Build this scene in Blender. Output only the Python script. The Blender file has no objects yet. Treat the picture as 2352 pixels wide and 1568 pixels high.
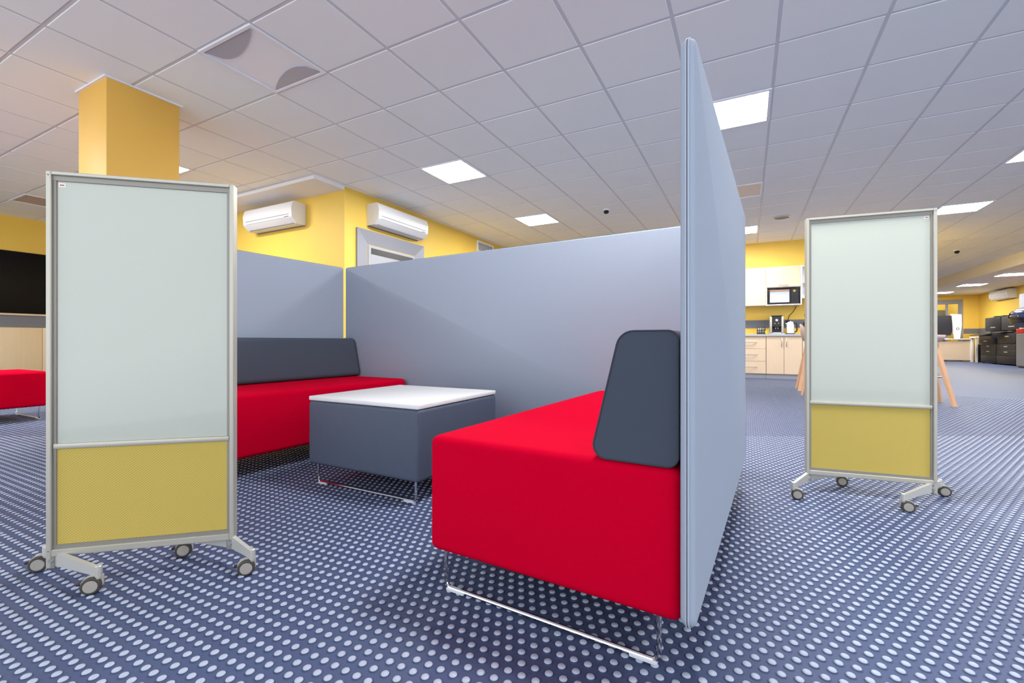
import bpy, bmesh, math, random
import numpy as np
from mathutils import Vector, Matrix

random.seed(7)
rng = np.random.default_rng(7)
scene = bpy.context.scene
COL = scene.collection

# ------------------------------------------------------------------ camera
CAM_H = 0.72
cam_d = bpy.data.cameras.new('camera')
cam_d.sensor_width = 36.0
cam_d.lens = 36.0 * 1032.0 / 2352.0
cam_d.clip_start = 0.02
cam_d.clip_end = 200
cam = bpy.data.objects.new('camera', cam_d)
cam.location = (0, 0, CAM_H)
cam.rotation_euler = (math.radians(90), 0, 0)
COL.objects.link(cam)
scene.camera = cam

# ------------------------------------------------------------------ world and exposure
PANEL_STRENGTH = 60.0
WORLD_STRENGTH = 1.85
world = bpy.data.worlds.new('daylight')
scene.world = world
world.use_nodes = True
bg = world.node_tree.nodes['Background']
bg.inputs['Color'].default_value = (0.90, 0.94, 1.0, 1)
bg.inputs['Strength'].default_value = WORLD_STRENGTH
scene.view_settings.view_transform = 'Standard'
scene.view_settings.look = 'None'
scene.view_settings.gamma = 1
scene.view_settings.use_curve_mapping = False
scene.view_settings.exposure = 0.50
scene.cycles.max_bounces = 7
scene.cycles.diffuse_bounces = 4
scene.cycles.glossy_bounces = 3
scene.cycles.use_adaptive_sampling = True
scene.cycles.adaptive_threshold = 0.03
scene.cycles.use_denoising = True
scene.cycles.sample_clamp_indirect = 6.0

# ------------------------------------------------------------------ frames
AZ = math.radians(27.65)      # direction of the room's grid
AZL = math.radians(30.8)      # direction of the lounge group
def room(x, y, z=0.0):        # room frame -> world
    return Vector((x * math.cos(AZ) + y * math.sin(AZ), -x * math.sin(AZ) + y * math.cos(AZ), z))
def lounge(q, s, z=0.0):
    return Vector((q * math.cos(AZL) + s * math.sin(AZL), -q * math.sin(AZL) + s * math.cos(AZL), z))
CEIL = 2.755
TILE = 0.6
U0 = -0.06 * TILE             # grid phase along y
V0 = 0.30 * TILE              # grid phase along x

# ------------------------------------------------------------------ mesh helpers
class M:
    """collects shapes for one mesh"""
    def __init__(self):
        self.v = []; self.f = []
    def raw(self, vs, fs):
        n = len(self.v)
        self.v += [tuple(p) for p in vs]
        self.f += [tuple(i + n for i in f) for f in fs]
        return self
    def bm(self, bm, mat=None):
        bm.verts.index_update()
        vs = [(mat @ v.co if mat else v.co) for v in bm.verts]
        self.raw(vs, [[v.index for v in f.verts] for f in bm.faces])
        bm.free()
        return self
    def box(self, x0, x1, y0, y1, z0, z1, bev=0.0, seg=2, mat=None):
        b = bmesh.new()
        bmesh.ops.create_cube(b, size=1)
        for v in b.verts:
            v.co = Vector(((x0 + x1) / 2 + v.co.x * (x1 - x0), (y0 + y1) / 2 + v.co.y * (y1 - y0), (z0 + z1) / 2 + v.co.z * (z1 - z0)))
        if bev > 0:
            bmesh.ops.bevel(b, geom=b.edges[:], offset=bev, segments=seg, profile=0.5, affect='EDGES')
        return self.bm(b, mat)
    def prism(self, pts, axis, a0, a1, mat=None):
        """polygon pts (2-D) extruded along axis 'x','y','z'"""
        n = len(pts)
        def P(p, a):
            if axis == 'x': return Vector((a, p[0], p[1]))
            if axis == 'y': return Vector((p[0], a, p[1]))
            return Vector((p[0], p[1], a))
        vs = [P(p, a0) for p in pts] + [P(p, a1) for p in pts]
        if mat: vs = [mat @ v for v in vs]
        fs = [tuple(range(n))[::-1], tuple(range(n, 2 * n))]
        fs += [(i, (i + 1) % n, n + (i + 1) % n, n + i) for i in range(n)]
        return self.raw(vs, fs)
    def lathe(self, prof, seg=24, mat=None):
        """prof: list of (r, z); revolved round z"""
        vs = []; fs = []; rings = []
        for r, z in prof:
            if r < 1e-6:
                rings.append([len(vs)]); vs.append(Vector((0, 0, z)))
            else:
                rings.append(list(range(len(vs), len(vs) + seg)))
                for k in range(seg):
                    a = 2 * math.pi * k / seg
                    vs.append(Vector((r * math.cos(a), r * math.sin(a), z)))
        for A, B in zip(rings, rings[1:]):
            if len(A) == 1 and len(B) == 1: continue
            for k in range(seg):
                k2 = (k + 1) % seg
                if len(A) == 1: fs.append((A[0], B[k2], B[k]))
                elif len(B) == 1: fs.append((A[k], A[k2], B[0]))
                else: fs.append((A[k], A[k2], B[k2], B[k]))
        if mat: vs = [mat @ v for v in vs]
        return self.raw(vs, fs)
    def tube(self, path, r, seg=8, closed=False, mat=None):
        path = [Vector(p) for p in path]
        n = len(path); vs = []; fs = []
        t0 = (path[1] - path[0]).normalized()
        up = Vector((0, 0, 1)) if abs(t0.z) < 0.9 else Vector((1, 0, 0))
        nrm = (up - t0 * up.dot(t0)).normalized()
        for i in range(n):
            if closed: t = (path[(i + 1) % n] - path[i - 1]).normalized()
            elif i == 0: t = t0
            elif i == n - 1: t = (path[-1] - path[-2]).normalized()
            else: t = (path[i + 1] - path[i - 1]).normalized()
            nrm = (nrm - t * nrm.dot(t)).normalized()
            bn = t.cross(nrm)
            for k in range(seg):
                a = 2 * math.pi * k / seg
                vs.append(path[i] + (nrm * math.cos(a) + bn * math.sin(a)) * r)
        m = n if closed else n - 1
        for i in range(m):
            j = (i + 1) % n
            for k in range(seg):
                k2 = (k + 1) % seg
                fs.append((i * seg + k, i * seg + k2, j * seg + k2, j * seg + k))
        if not closed:
            fs.append(tuple(range(seg))[::-1]); fs.append(tuple((n - 1) * seg + k for k in range(seg)))
        if mat: vs = [mat @ v for v in vs]
        return self.raw(vs, fs)

def fillet(pts, r, seg=5):
    """2-D polygon with rounded corners; r a number or one per corner"""
    out = []; n = len(pts)
    for i in range(n):
        p = Vector(pts[i]); a = Vector(pts[i - 1]); b = Vector(pts[(i + 1) % n])
        rr = r[i] if isinstance(r, (list, tuple)) else r
        if rr <= 0: out.append((p.x, p.y)); continue
        da = (a - p).normalized(); db = (b - p).normalized()
        ang = math.acos(max(-1, min(1, da.dot(db))))
        d = rr / math.tan(ang / 2)
        c = p + (da + db).normalized() * (rr / math.sin(ang / 2))
        s = p + da * d; e = p + db * d
        a0 = math.atan2(s.y - c.y, s.x - c.x); a1 = math.atan2(e.y - c.y, e.x - c.x)
        dd = (a1 - a0 + math.pi) % (2 * math.pi) - math.pi
        for k in range(seg + 1):
            t = a0 + dd * k / seg
            out.append((c.x + rr * math.cos(t), c.y + rr * math.sin(t)))
    return out

def round_path(pts, r, seg=5):
    """3-D open polyline with rounded inner corners"""
    P = [Vector(p) for p in pts]; out = [P[0]]
    for i in range(1, len(P) - 1):
        a = (P[i - 1] - P[i]).normalized(); b = (P[i + 1] - P[i]).normalized()
        s = P[i] + a * r; e = P[i] + b * r
        for k in range(seg + 1):
            t = k / seg
            out.append(s * (1 - t) ** 2 + P[i] * 2 * t * (1 - t) + e * t * t)
    out.append(P[-1])
    return out

def obj(name, m, material, parent=None, loc=None, rotz=None, smooth=35):
    me = bpy.data.meshes.new(name)
    if isinstance(m, bpy.types.Mesh):
        me = m
    else:
        me.from_pydata([tuple(p) for p in m.v], [], m.f)
        me.update()
        if smooth:
            me.polygons.foreach_set('use_smooth', [True] * len(me.polygons))
            me.set_sharp_from_angle(angle=math.radians(smooth))
        me.materials.append(material)
    o = bpy.data.objects.new(name, me)
    COL.objects.link(o)
    if parent: o.parent = parent
    if loc is not None: o.location = loc
    if rotz is not None: o.rotation_euler = (0, 0, rotz)
    return o

def tag(o, label=None, cat=None, group=None, kind=None):
    if label: o['label'] = label
    if cat: o['category'] = cat
    if group: o['group'] = group
    if kind: o['kind'] = kind
    return o

def thing(name, label, cat, loc=(0, 0, 0), rotz=0.0, group=None):
    o = bpy.data.objects.new(name, None)
    o.empty_display_size = 0.1
    COL.objects.link(o)
    o.location = loc; o.rotation_euler = (0, 0, rotz)
    return tag(o, label, cat, group)

def dup(o, loc=None, rotz=None, label=None, parent=None):
    c = o.copy(); COL.objects.link(c); c.parent = parent
    if loc is not None: c.location = loc
    if rotz is not None: c.rotation_euler = (0, 0, rotz)
    if label: c['label'] = label
    for ch in o.children: dup(ch, parent=c)
    return c

def struct(name, m, material, label=None, smooth=35):
    o = obj(name, m, material, loc=(0, 0, 0), rotz=-AZ, smooth=smooth)
    return tag(o, label, None, None, 'structure')

def RZ(a): return Matrix.Rotation(a, 4, 'Z')
def T(x, y, z): return Matrix.Translation((x, y, z))

# ------------------------------------------------------------------ materials
def S(r, g, b):   # sRGB 0-255 -> linear
    f = lambda c: (c / 255 / 12.92) if c / 255 <= 0.04045 else ((c / 255 + 0.055) / 1.055) ** 2.4
    return (f(r), f(g), f(b), 1)

def mat(name, col, rough=0.6, metal=0.0, spec=0.5, noise=0.0, nscale=30, bump=0.0, bscale=300, coat=0.0, sheen=0.0, emit=None, estr=0.0):
    m = bpy.data.materials.new(name); m.use_nodes = True
    nt = m.node_tree; b = nt.nodes['Principled BSDF']
    if len(col) == 3: col = (*col, 1)
    b.inputs['Base Color'].default_value = col
    b.inputs['Roughness'].default_value = rough
    b.inputs['Metallic'].default_value = metal
    b.inputs['Specular IOR Level'].default_value = spec
    if coat: b.inputs['Coat Weight'].default_value = coat
    if sheen:
        b.inputs['Sheen Weight'].default_value = sheen
    if emit:
        b.inputs['Emission Color'].default_value = (*emit, 1)
        b.inputs['Emission Strength'].default_value = estr
    tc = None
    if noise or bump:
        tc = nt.nodes.new('ShaderNodeTexCoord')
    if noise:
        n = nt.nodes.new('ShaderNodeTexNoise'); n.inputs['Scale'].default_value = nscale; n.inputs['Detail'].default_value = 4
        nt.links.new(tc.outputs['Object'], n.inputs['Vector'])
        r = nt.nodes.new('ShaderNodeMix'); r.data_type = 'RGBA'
        r.inputs[6].default_value = tuple(c * (1 - noise) for c in col[:3]) + (1,)
        r.inputs[7].default_value = tuple(min(1, c * (1 + noise)) for c in col[:3]) + (1,)
        nt.links.new(n.outputs['Fac'], r.inputs[0]); nt.links.new(r.outputs[2], b.inputs['Base Color'])
    if bump:
        n = nt.nodes.new('ShaderNodeTexNoise'); n.inputs['Scale'].default_value = bscale; n.inputs['Detail'].default_value = 2
        nt.links.new(tc.outputs['Object'], n.inputs['Vector'])
        bp = nt.nodes.new('ShaderNodeBump'); bp.inputs['Strength'].default_value = bump; bp.inputs['Distance'].default_value = 0.001
        nt.links.new(n.outputs['Fac'], bp.inputs['Height']); nt.links.new(bp.outputs['Normal'], b.inputs['Normal'])
    return m

def weave_mat(name, ca, cb, scale, rough=0.85, bump=0.3, diag=False):
    """two-tone woven cloth"""
    m = bpy.data.materials.new(name); m.use_nodes = True
    nt = m.node_tree; b = nt.nodes['Principled BSDF']
    b.inputs['Roughness'].default_value = rough
    b.inputs['Specular IOR Level'].default_value = 0.2
    tc = nt.nodes.new('ShaderNodeTexCoord')
    mp = nt.nodes.new('ShaderNodeMapping')
    nt.links.new(tc.outputs['Object'], mp.inputs['Vector'])
    if diag: mp.inputs['Rotation'].default_value = (0, math.radians(38), 0)
    w1 = nt.nodes.new('ShaderNodeTexWave'); w1.bands_direction = 'X'; w1.inputs['Scale'].default_value = scale; w1.inputs['Distortion'].default_value = 0.6; w1.inputs['Detail Scale'].default_value = 3
    w2 = nt.nodes.new('ShaderNodeTexWave'); w2.bands_direction = 'Z'; w2.inputs['Scale'].default_value = scale * (0.55 if diag else 1); w2.inputs['Distortion'].default_value = 0.6
    for w in (w1, w2): nt.links.new(mp.outputs['Vector'], w.inputs['Vector'])
    mu = nt.nodes.new('ShaderNodeMath'); mu.operation = 'MULTIPLY'
    nt.links.new(w1.outputs['Fac'], mu.inputs[0]); nt.links.new(w2.outputs['Fac'], mu.inputs[1])
    mix = nt.nodes.new('ShaderNodeMix'); mix.data_type = 'RGBA'
    mix.inputs[6].default_value = ca; mix.inputs[7].default_value = cb
    nt.links.new(mu.outputs[0], mix.inputs[0]); nt.links.new(mix.outputs[2], b.inputs['Base Color'])
    bp = nt.nodes.new('ShaderNodeBump'); bp.inputs['Strength'].default_value = bump; bp.inputs['Distance'].default_value = 0.0006
    nt.links.new(mu.outputs[0], bp.inputs['Height']); nt.links.new(bp.outputs['Normal'], b.inputs['Normal'])
    return m

def wood_mat(name, ca, cb, scale=6, rough=0.45):
    m = bpy.data.materials.new(name); m.use_nodes = True
    nt = m.node_tree; b = nt.nodes['Principled BSDF']
    b.inputs['Roughness'].default_value = rough
    tc = nt.nodes.new('ShaderNodeTexCoord'); mp = nt.nodes.new('ShaderNodeMapping')
    mp.inputs['Scale'].default_value = (8, 8, 0.7)
    n = nt.nodes.new('ShaderNodeTexNoise'); n.inputs['Scale'].default_value = scale; n.inputs['Detail'].default_value = 5
    nt.links.new(tc.outputs['Object'], mp.inputs['Vector']); nt.links.new(mp.outputs['Vector'], n.inputs['Vector'])
    mix = nt.nodes.new('ShaderNodeMix'); mix.data_type = 'RGBA'
    mix.inputs[6].default_value = ca; mix.inputs[7].default_value = cb
    nt.links.new(n.outputs['Fac'], mix.inputs[0]); nt.links.new(mix.outputs[2], b.inputs['Base Color'])
    return m

YEL = mat('yellow_paint', (0.83, 0.56, 0.092), 0.55, noise=0.03, nscale=4, bump=0.05, bscale=120)
ORA = mat('orange_yellow_paint', (0.80, 0.47, 0.085), 0.55, noise=0.03, nscale=4)
GREYSTRIPE = mat('grey_stripe_paint', S(112, 114, 124), 0.5, noise=0.03)
WHITEP = mat('white_plaster', S(240, 237, 234), 0.7, noise=0.02, nscale=5)
TILEM = mat('ceiling_tile_white', S(248, 247, 243), 0.8, noise=0.012, nscale=3, bump=0.15, bscale=90)
GRIDM = mat('ceiling_grid_metal', S(216, 216, 218), 0.5)
VOID = mat('dark_void', (0.02, 0.02, 0.02), 0.9)
LAMP = mat('lamp_diffuser', (0.9, 0.9, 0.9), 0.5, emit=(1.0, 0.985, 0.96), estr=PANEL_STRENGTH)
LAMPOFF = mat('unlit_diffuser', S(244, 244, 250), 0.35)
LAMPDARK = mat('shaded_end_grey', S(176, 176, 188), 0.4)
WHITEM = mat('white_enamel', S(240, 240, 242), 0.35)
CREAMPANEL = mat('cream_unlit_panel', S(236, 222, 205), 0.4)
TANPANEL = mat('tan_unlit_panel', S(190, 170, 165), 0.4)
BLACKGL = mat('black_gloss_panel', (0.005, 0.005, 0.007), 0.35, spec=0.15)
BIRCH = wood_mat('birch_veneer', S(222, 200, 165), S(230, 208, 172), 4)
BIRCHK = wood_mat('pale_birch_laminate', S(218, 194, 164), S(226, 202, 174), 4)
CHROME = mat('chrome', (0.62, 0.63, 0.66), 0.10, 1.0)
STEELM = mat('brushed_steel', (0.55, 0.56, 0.58), 0.35, 1.0)
ALU = mat('satin_aluminium', S(182, 179, 167), 0.42, 0.4)
ALUD = mat('aluminium_channel', S(142, 139, 130), 0.5, 0.4)
ALUP = mat('cast_aluminium', S(204, 203, 196), 0.42, 0.5)
GLASSB = mat('frosted_glass_writing_surface', S(184, 189, 177), 0.22, coat=0.3)
YFAB = weave_mat('mustard_woven_cloth', S(182, 158, 70), S(224, 204, 126), 95, diag=True)
RED = mat('red_felt', (0.52, 0.0, 0.020), 0.95, spec=0.03, noise=0.05, nscale=60, bump=0.15, bscale=900)
SCREEN = weave_mat('blue_grey_screen_cloth', (0.32, 0.37, 0.455, 1), (0.38, 0.435, 0.53, 1), 420, bump=0.25)
SEAMD = mat('dark_screen_edge', S(84, 90, 106), 0.8)
PIPING = mat('screen_piping', (0.42, 0.46, 0.53), 0.8)
DARKFAB = weave_mat('slate_cushion_cloth', (0.045, 0.056, 0.08, 1), (0.092, 0.108, 0.142, 1), 330, bump=0.3)
DARKPIPE = mat('slate_piping', (0.03, 0.036, 0.052), 0.8)
TABFAB = mat('slate_leatherette', (0.070, 0.090, 0.138), 0.6, noise=0.05, nscale=40, bump=0.1, bscale=500)
LAMIN = mat('white_laminate', S(236, 236, 236), 0.3)
PLASW = mat('pale_plastic', S(205, 208, 215), 0.4)
BLACKP = mat('black_plastic', (0.012, 0.012, 0.014), 0.4)
DKGREY = mat('dark_grey_plastic', (0.018, 0.018, 0.022), 0.5, spec=0.3)
TYRE = mat('charcoal_rubber', S(62, 60, 56), 0.6)
HUB = mat('taupe_hub_plastic', S(165, 158, 150), 0.5)
FORK = mat('taupe_fork_plastic', S(176, 172, 162), 0.45)
REDINK = mat('red_print', S(190, 60, 55), 0.5)
ACW = mat('ac_white_plastic', S(226, 226, 228), 0.35)
ACSLOT = mat('ac_slot_grey', S(120, 120, 125), 0.5)
DOORGREY = mat('door_grey_metal', S(140, 142, 153), 0.45)
DOORLIGHT = mat('door_light_grey', S(160, 162, 170), 0.4)
GREYCAB = mat('grey_cabinet_metal', S(140, 143, 152), 0.5)
REDL = mat('red_laminate', (0.8, 0.01, 0.005), 0.4)
NAVY = mat('navy_vinyl', (0.012, 0.016, 0.045), 0.22)
PINKSHELL = mat('taupe_pink_shell', S(196, 172, 164), 0.5)
STOOLW = wood_mat('beech_wood', S(212, 165, 130), S(226, 182, 148), 5)
COUNTER = mat('grey_worktop', S(170, 172, 180), 0.35)
SILVER = mat('silver_plastic', S(190, 188, 180), 0.3, 0.5)
KETTLE = mat('kettle_white', S(222, 222, 226), 0.25)
CUPY = mat('yellow_ceramic', S(222, 196, 60), 0.3)
PANE = None
def pane_mat():
    m = bpy.data.materials.new('clear_glass'); m.use_nodes = True
    b = m.node_tree.nodes['Principled BSDF']
    b.inputs['Base Color'].default_value = (0.95, 0.97, 0.96, 1)
    b.inputs['Roughness'].default_value = 0.02
    b.inputs['Transmission Weight'].default_value = 1.0
    b.inputs['IOR'].default_value = 1.1
    return m
PANE = pane_mat()

# rubber floor: plain sheet with fine grain; far away the dot pattern moves into the material
STUD_P = 0.0330
STUD0 = None
def floor_mat():
    m = bpy.data.materials.new('slate_blue_rubber'); m.use_nodes = True
    nt = m.node_tree; b = nt.nodes['Principled BSDF']
    tc = nt.nodes.new('ShaderNodeTexCoord')
    n = nt.nodes.new('ShaderNodeTexNoise'); n.inputs['Scale'].default_value = 220; n.inputs['Detail'].default_value = 3
    n2 = nt.nodes.new('ShaderNodeTexNoise'); n2.inputs['Scale'].default_value = 5; n2.inputs['Detail'].default_value = 2
    for k in (n, n2): nt.links.new(tc.outputs['Object'], k.inputs['Vector'])
    mix = nt.nodes.new('ShaderNodeMix'); mix.data_type = 'RGBA'
    mix.inputs[6].default_value = (0.044, 0.061, 0.130, 1); mix.inputs[7].default_value = (0.074, 0.102, 0.202, 1)
    add = nt.nodes.new('ShaderNodeMath'); add.operation = 'MULTIPLY_ADD'; add.inputs[1].default_value = 0.6
    nt.links.new(n.outputs['Fac'], add.inputs[0])
    sc = nt.nodes.new('ShaderNodeMath'); sc.operation = 'MULTIPLY'; sc.inputs[1].default_value = 0.4
    nt.links.new(n2.outputs['Fac'], sc.inputs[0]); nt.links.new(sc.outputs[0], add.inputs[2])
    nt.links.new(add.outputs[0], mix.inputs[0])
    # far field: rows of studs as colour
    sep = nt.nodes.new('ShaderNodeSeparateXYZ'); nt.links.new(tc.outputs['Object'], sep.inputs[0])
    far = nt.nodes.new('ShaderNodeMath'); far.operation = 'GREATER_THAN'; far.inputs[1].default_value = FAR_STUD
    ln = nt.nodes.new('ShaderNodeVectorMath'); ln.operation = 'LENGTH'; nt.links.new(tc.outputs['Object'], ln.inputs[0])
    nt.links.new(ln.outputs['Value'], far.inputs[0])
    mix2 = nt.nodes.new('ShaderNodeMix'); mix2.data_type = 'RGBA'
    mix2.inputs[7].default_value = (0.12, 0.145, 0.21, 1)
    fs = nt.nodes.new('ShaderNodeMath'); fs.operation = 'MULTIPLY'; fs.inputs[1].default_value = 0.35
    nt.links.new(far.outputs[0], fs.inputs[0])
    nt.links.new(mix.outputs[2], mix2.inputs[6]); nt.links.new(fs.outputs[0], mix2.inputs[0])
    nt.links.new(mix2.outputs[2], b.inputs['Base Color'])
    b.inputs['Roughness'].default_value = 0.5
    b.inputs['Specular IOR Level'].default_value = 0.2
    bp = nt.nodes.new('ShaderNodeBump'); bp.inputs['Strength'].default_value = 0.25; bp.inputs['Distance'].default_value = 0.0005
    nt.links.new(n.outputs['Fac'], bp.inputs['Height']); nt.links.new(bp.outputs['Normal'], b.inputs['Normal'])
    return m
FAR_STUD = 8.4
FLOORM = floor_mat()
STUDSIDE = mat('shaded_flank_rubber', (0.050, 0.068, 0.135), 0.5, spec=0.25)
STUDM = mat('pale_rubber_stud', (0.36, 0.405, 0.51), 0.34, spec=0.35, noise=0.08, nscale=60)  # pale stud cap; its contrast with the dark flank paints in dome shading

# ------------------------------------------------------------------ the room
XL, XC, XB, XR = -10.6, -4.68, 5.5, 7.6       # left wall, yellow corner, beam, far right wall
YC, YK, YE, YN = 4.2, 10.6, 22.8, -2.6        # corner wall, kitchen wall, end wall, open side behind
XK = 2.45                                     # end of kitchen wall
LOW = 2.47

floor = struct('floor', M().box(XL - .2, XR + .2, YN, YE + 3.0, -0.12, 0.0), FLOORM, 'slate blue rubber floor with raised round studs', smooth=0)

ceil_slab = struct('ceiling', M().box(XL - .2, XB, YN, YE + .2, CEIL + 0.02, CEIL + 0.15), VOID, 'suspended ceiling of square white tiles', smooth=0)

low = struct('ceiling_lower', M().box(XB + .04, XR + .2, YN, YE + .2, LOW, LOW + 0.15), WHITEP, 'lower plain white ceiling strip above the copiers', smooth=0)
beam = struct('trim_beam', M().box(XB, XB + .04, YN, YE + .2, LOW - 0.0, CEIL + .15), WHITEP, 'long pale step face where the ceiling drops', smooth=0)

# yellow walls
def wallbox(name, x0, x1, y0, y1, material, label, z1=CEIL + .1, z0=0.0):
    return struct(name, M().box(x0, x1, y0, y1, z0, z1), material, label, smooth=0)
wl = wallbox('wall_left', XL - .2, XL, YN, YC + .2, YEL, 'far left wall, yellow above black and birch panels')
obj('black_panel', M().box(XL, XL + .035, -2.6, YC - .05, 1.18, 2.19, .004), BLACKGL, wl)
obj('ledge', M().box(XL, XL + .05, -2.6, YC, 1.146, 1.178, .004), BIRCHK, wl)
obj('grey_band', M().box(XL, XL + .02, -2.6, YC, 0.955, 1.146), GREYSTRIPE, wl)
for k in range(6):
    y0 = -2.6 + k * 1.13
    obj('birch_panel', M().box(XL, XL + .03, y0 + .002, y0 + 1.128, 0.09, 0.95, .003), BIRCH, wl)
obj('plinth', M().box(XL, XL + .015, -2.6, YC, 0.0, 0.088), BLACKP, wl)

wc = wallbox('wall_corner_front', XL, XC - .2, YC, YC + .2, YEL, 'yellow wall behind the left screen carrying an air conditioner')
wr = wallbox('wall_corner_side', XC - .2, XC, YC, YK, YEL, 'yellow wall with grey door receding to the right')
wk = wallbox('wall_kitchen', XC, XK, YK, YK + .2, YEL, 'yellow wall behind the kitchen cabinets')
obj('grey_band', M().box(XC, XK, YK - .006, YK, 0.995, 1.16), GREYSTRIPE, wk)
wks = wallbox('wall_kitchen_return', XK - .2, XK, YK + .2, YE, YEL, 'yellow return wall behind the kitchen')
wx = struct('wall_far_right', M().box(XR, XR + .2, 5.0, YE + 3, 0, LOW + .1), YEL, 'far right yellow wall behind the copiers', smooth=0)
obj('grey_band', M().box(XR - .006, XR, 5.0, YE, 1.01, 1.20), GREYSTRIPE, wx)
# end wall with a doorway
DX0, DX1, DZ = 5.75, 7.16, 2.30
we = struct('wall_end', M().box(XK, DX0, YE, YE + .15, 0, CEIL + .1).box(DX1, XR, YE, YE + .15, 0, LOW + .1).box(DX0, DX1, YE, YE + .15, DZ, CEIL), YEL, 'far end yellow wall with a glazed doorway', smooth=0)
obj('grey_band', M().box(DX1 + .02, XR - .01, YE - .006, YE, 1.01, 1.20), GREYSTRIPE, we)
wcor = struct('wall_corridor', M().box(XK, XR + .2, YE + 2.6, YE + 2.75, 0, CEIL), YEL, 'yellow corridor wall seen through the far glazed door', smooth=0)
d2 = struct('door_2', M().box(DX0, DX0 + .09, YE - .02, YE + .14, 0, DZ).box(DX1 - .09, DX1, YE - .02, YE + .14, 0, DZ).box(DX0 + .09, DX1 - .09, YE - .02, YE + .14, DZ - .16, DZ), GREYCAB, 'grey framed glazed door in the far end wall', smooth=0)
obj('mullion', M().box(6.70, 6.76, YE + .02, YE + .1, 0, DZ - .16), GREYCAB, d2)
obj('mid_rail', M().box(DX0 + .09, 6.70, YE + .02, YE + .1, 0.95, 1.02), GREYCAB, d2)
obj('glass_pane', M().box(DX0 + .09, 6.70, YE + .05, YE + .06, 0.0, DZ - .16), PANE, d2)
obj('glass_pane', M().box(6.76, DX1 - .09, YE + .05, YE + .06, 0.0, DZ - .16), PANE, d2)
obj('notice', M().box(6.86, 7.02, YE + .035, YE + .045, 1.12, 1.24), WHITEM, d2)
d3 = struct('door_3', M().box(6.55, 7.45, YE + 2.56, YE + 2.6, 0, 2.05, .005), mat('olive_grey_door', S(110, 108, 88), 0.5), 'dark corridor door behind the far glazed door')
obj('handle', M().box(6.62, 6.74, YE + 2.52, YE + 2.56, 1.0, 1.03), CHROME, d3)

# plain soffit over the left air conditioner
sf = struct('trim_soffit', M().box(XL, XC, 3.74, YC, CEIL - .045, CEIL + .02), WHITEP, 'plain dropped ceiling strip above the left air conditioner', smooth=0)
obj('edge_strip', M().box(XL, XC, 3.725, 3.74, CEIL - .05, CEIL - .012), WHITEM, sf)

# column
CX0, CX1, CY0, CY1 = -4.83, -4.345, 1.605, 2.105
co = struct('column', M().box(CX0, CX1, CY0, CY1, 0, CEIL + .05, .004), ORA, 'square orange-yellow column rising behind the left whiteboard')
e = .018
obj('ceiling_trim', M().box(CX0 - e, CX1 + e, CY0 - e, CY0, CEIL - .012, CEIL).box(CX0 - e, CX1 + e, CY1, CY1 + e, CEIL - .012, CEIL)
    .box(CX0 - e, CX0, CY0, CY1, CEIL - .012, CEIL).box(CX1, CX1 + e, CY0, CY1, CEIL - .012, CEIL), WHITEM, co)

# ------------------------------------------------------------------ ceiling tiles and grid
LIT = [(7, -6), (11, -6), (7, -1), (15, -1), (11, 4), (15, 4), (4, -11), (3, -1), (3, 4), (0, -11), (19, 4), (23, 4)]  # includes added unseen panels: over sofa, beside near screen, before column
OFF = [(3, -6), (11, -1), (4, -16)]
special = set(LIT) | set(OFF)
def cell_xy(iu, iv):
    return V0 + iv * TILE, U0 + iu * TILE     # lower corner in room frame
cells = []; cuts = []
H_T = .2885
def limit(x): return 3.74 if x < XC else (YK if x < XK else YE)
for iu in range(-4, 38):
    for iv in range(-18, 9):
        if (iu, iv) in special: continue
        x, y = cell_xy(iu, iv)
        cx, cy = x + .3, y + .3
        x0, x1, y0, y1 = cx - H_T, cx + H_T, cy - H_T, cy + H_T
        xs = sorted([x0, x1] + [c for c in (XC, XK) if x0 < c < x1])
        pieces = []
        if y1 <= min(limit(x0 + .001), limit(x1 - .001)): pieces = [(x0, x1, y0, y1)]
        else:
            for a_, b_ in zip(xs, xs[1:]):
                pieces.append((a_, b_, y0, min(y1, limit((a_ + b_) / 2))))
        out = []
        for a_, b_, c_, d_ in pieces:
            a_, b_ = max(a_, XL), min(b_, XB)
            if b_ - a_ > .01 and d_ - c_ > .01: out.append((a_, b_, c_, d_))
        w = room(cx, cy)
        if w.y > 0.1:
            px = 1176 + 1032 * w.x / w.y; py = 783 - (CEIL - CAM_H) * 1032 / w.y
            inview = -120 < px < 2480 and py > -150
        else: inview = False
        for r_ in out:
            full = abs(r_[1] - r_[0] - 2 * H_T) < 1e-6 and abs(r_[3] - r_[2] - 2 * H_T) < 1e-6
            cells.append((0 if inview else 1, w.y, full, cx, cy, r_))
cells.sort(key=lambda c: (c[0], c[1]))
tm = M(); tm.box(-H_T, H_T, -H_T, H_T, 0, .016, .003, 1)
t0 = None
for f, d, full, cx, cy, r_ in cells[:300]:
    zz = CEIL + random.uniform(0, .0010)
    if not full:
        obj('ceiling_tile', M().box(*r_, 0, .016), TILEM, ceil_slab, loc=(0, 0, zz), smooth=0)
    elif t0 is None:
        t0 = obj('ceiling_tile', tm, TILEM, ceil_slab, loc=(cx, cy, zz))
    else:
        c = t0.copy(); COL.objects.link(c); c.parent = ceil_slab; c.location = (cx, cy, zz)
tr = M()
for f, d, full, cx, cy, r_ in cells[300:]: tr.box(*r_, CEIL, CEIL + .016)
tag(obj('ceiling_tile_field', tr, TILEM, ceil_slab, smooth=0), 'remaining white ceiling tiles farther off', kind='stuff')
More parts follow.
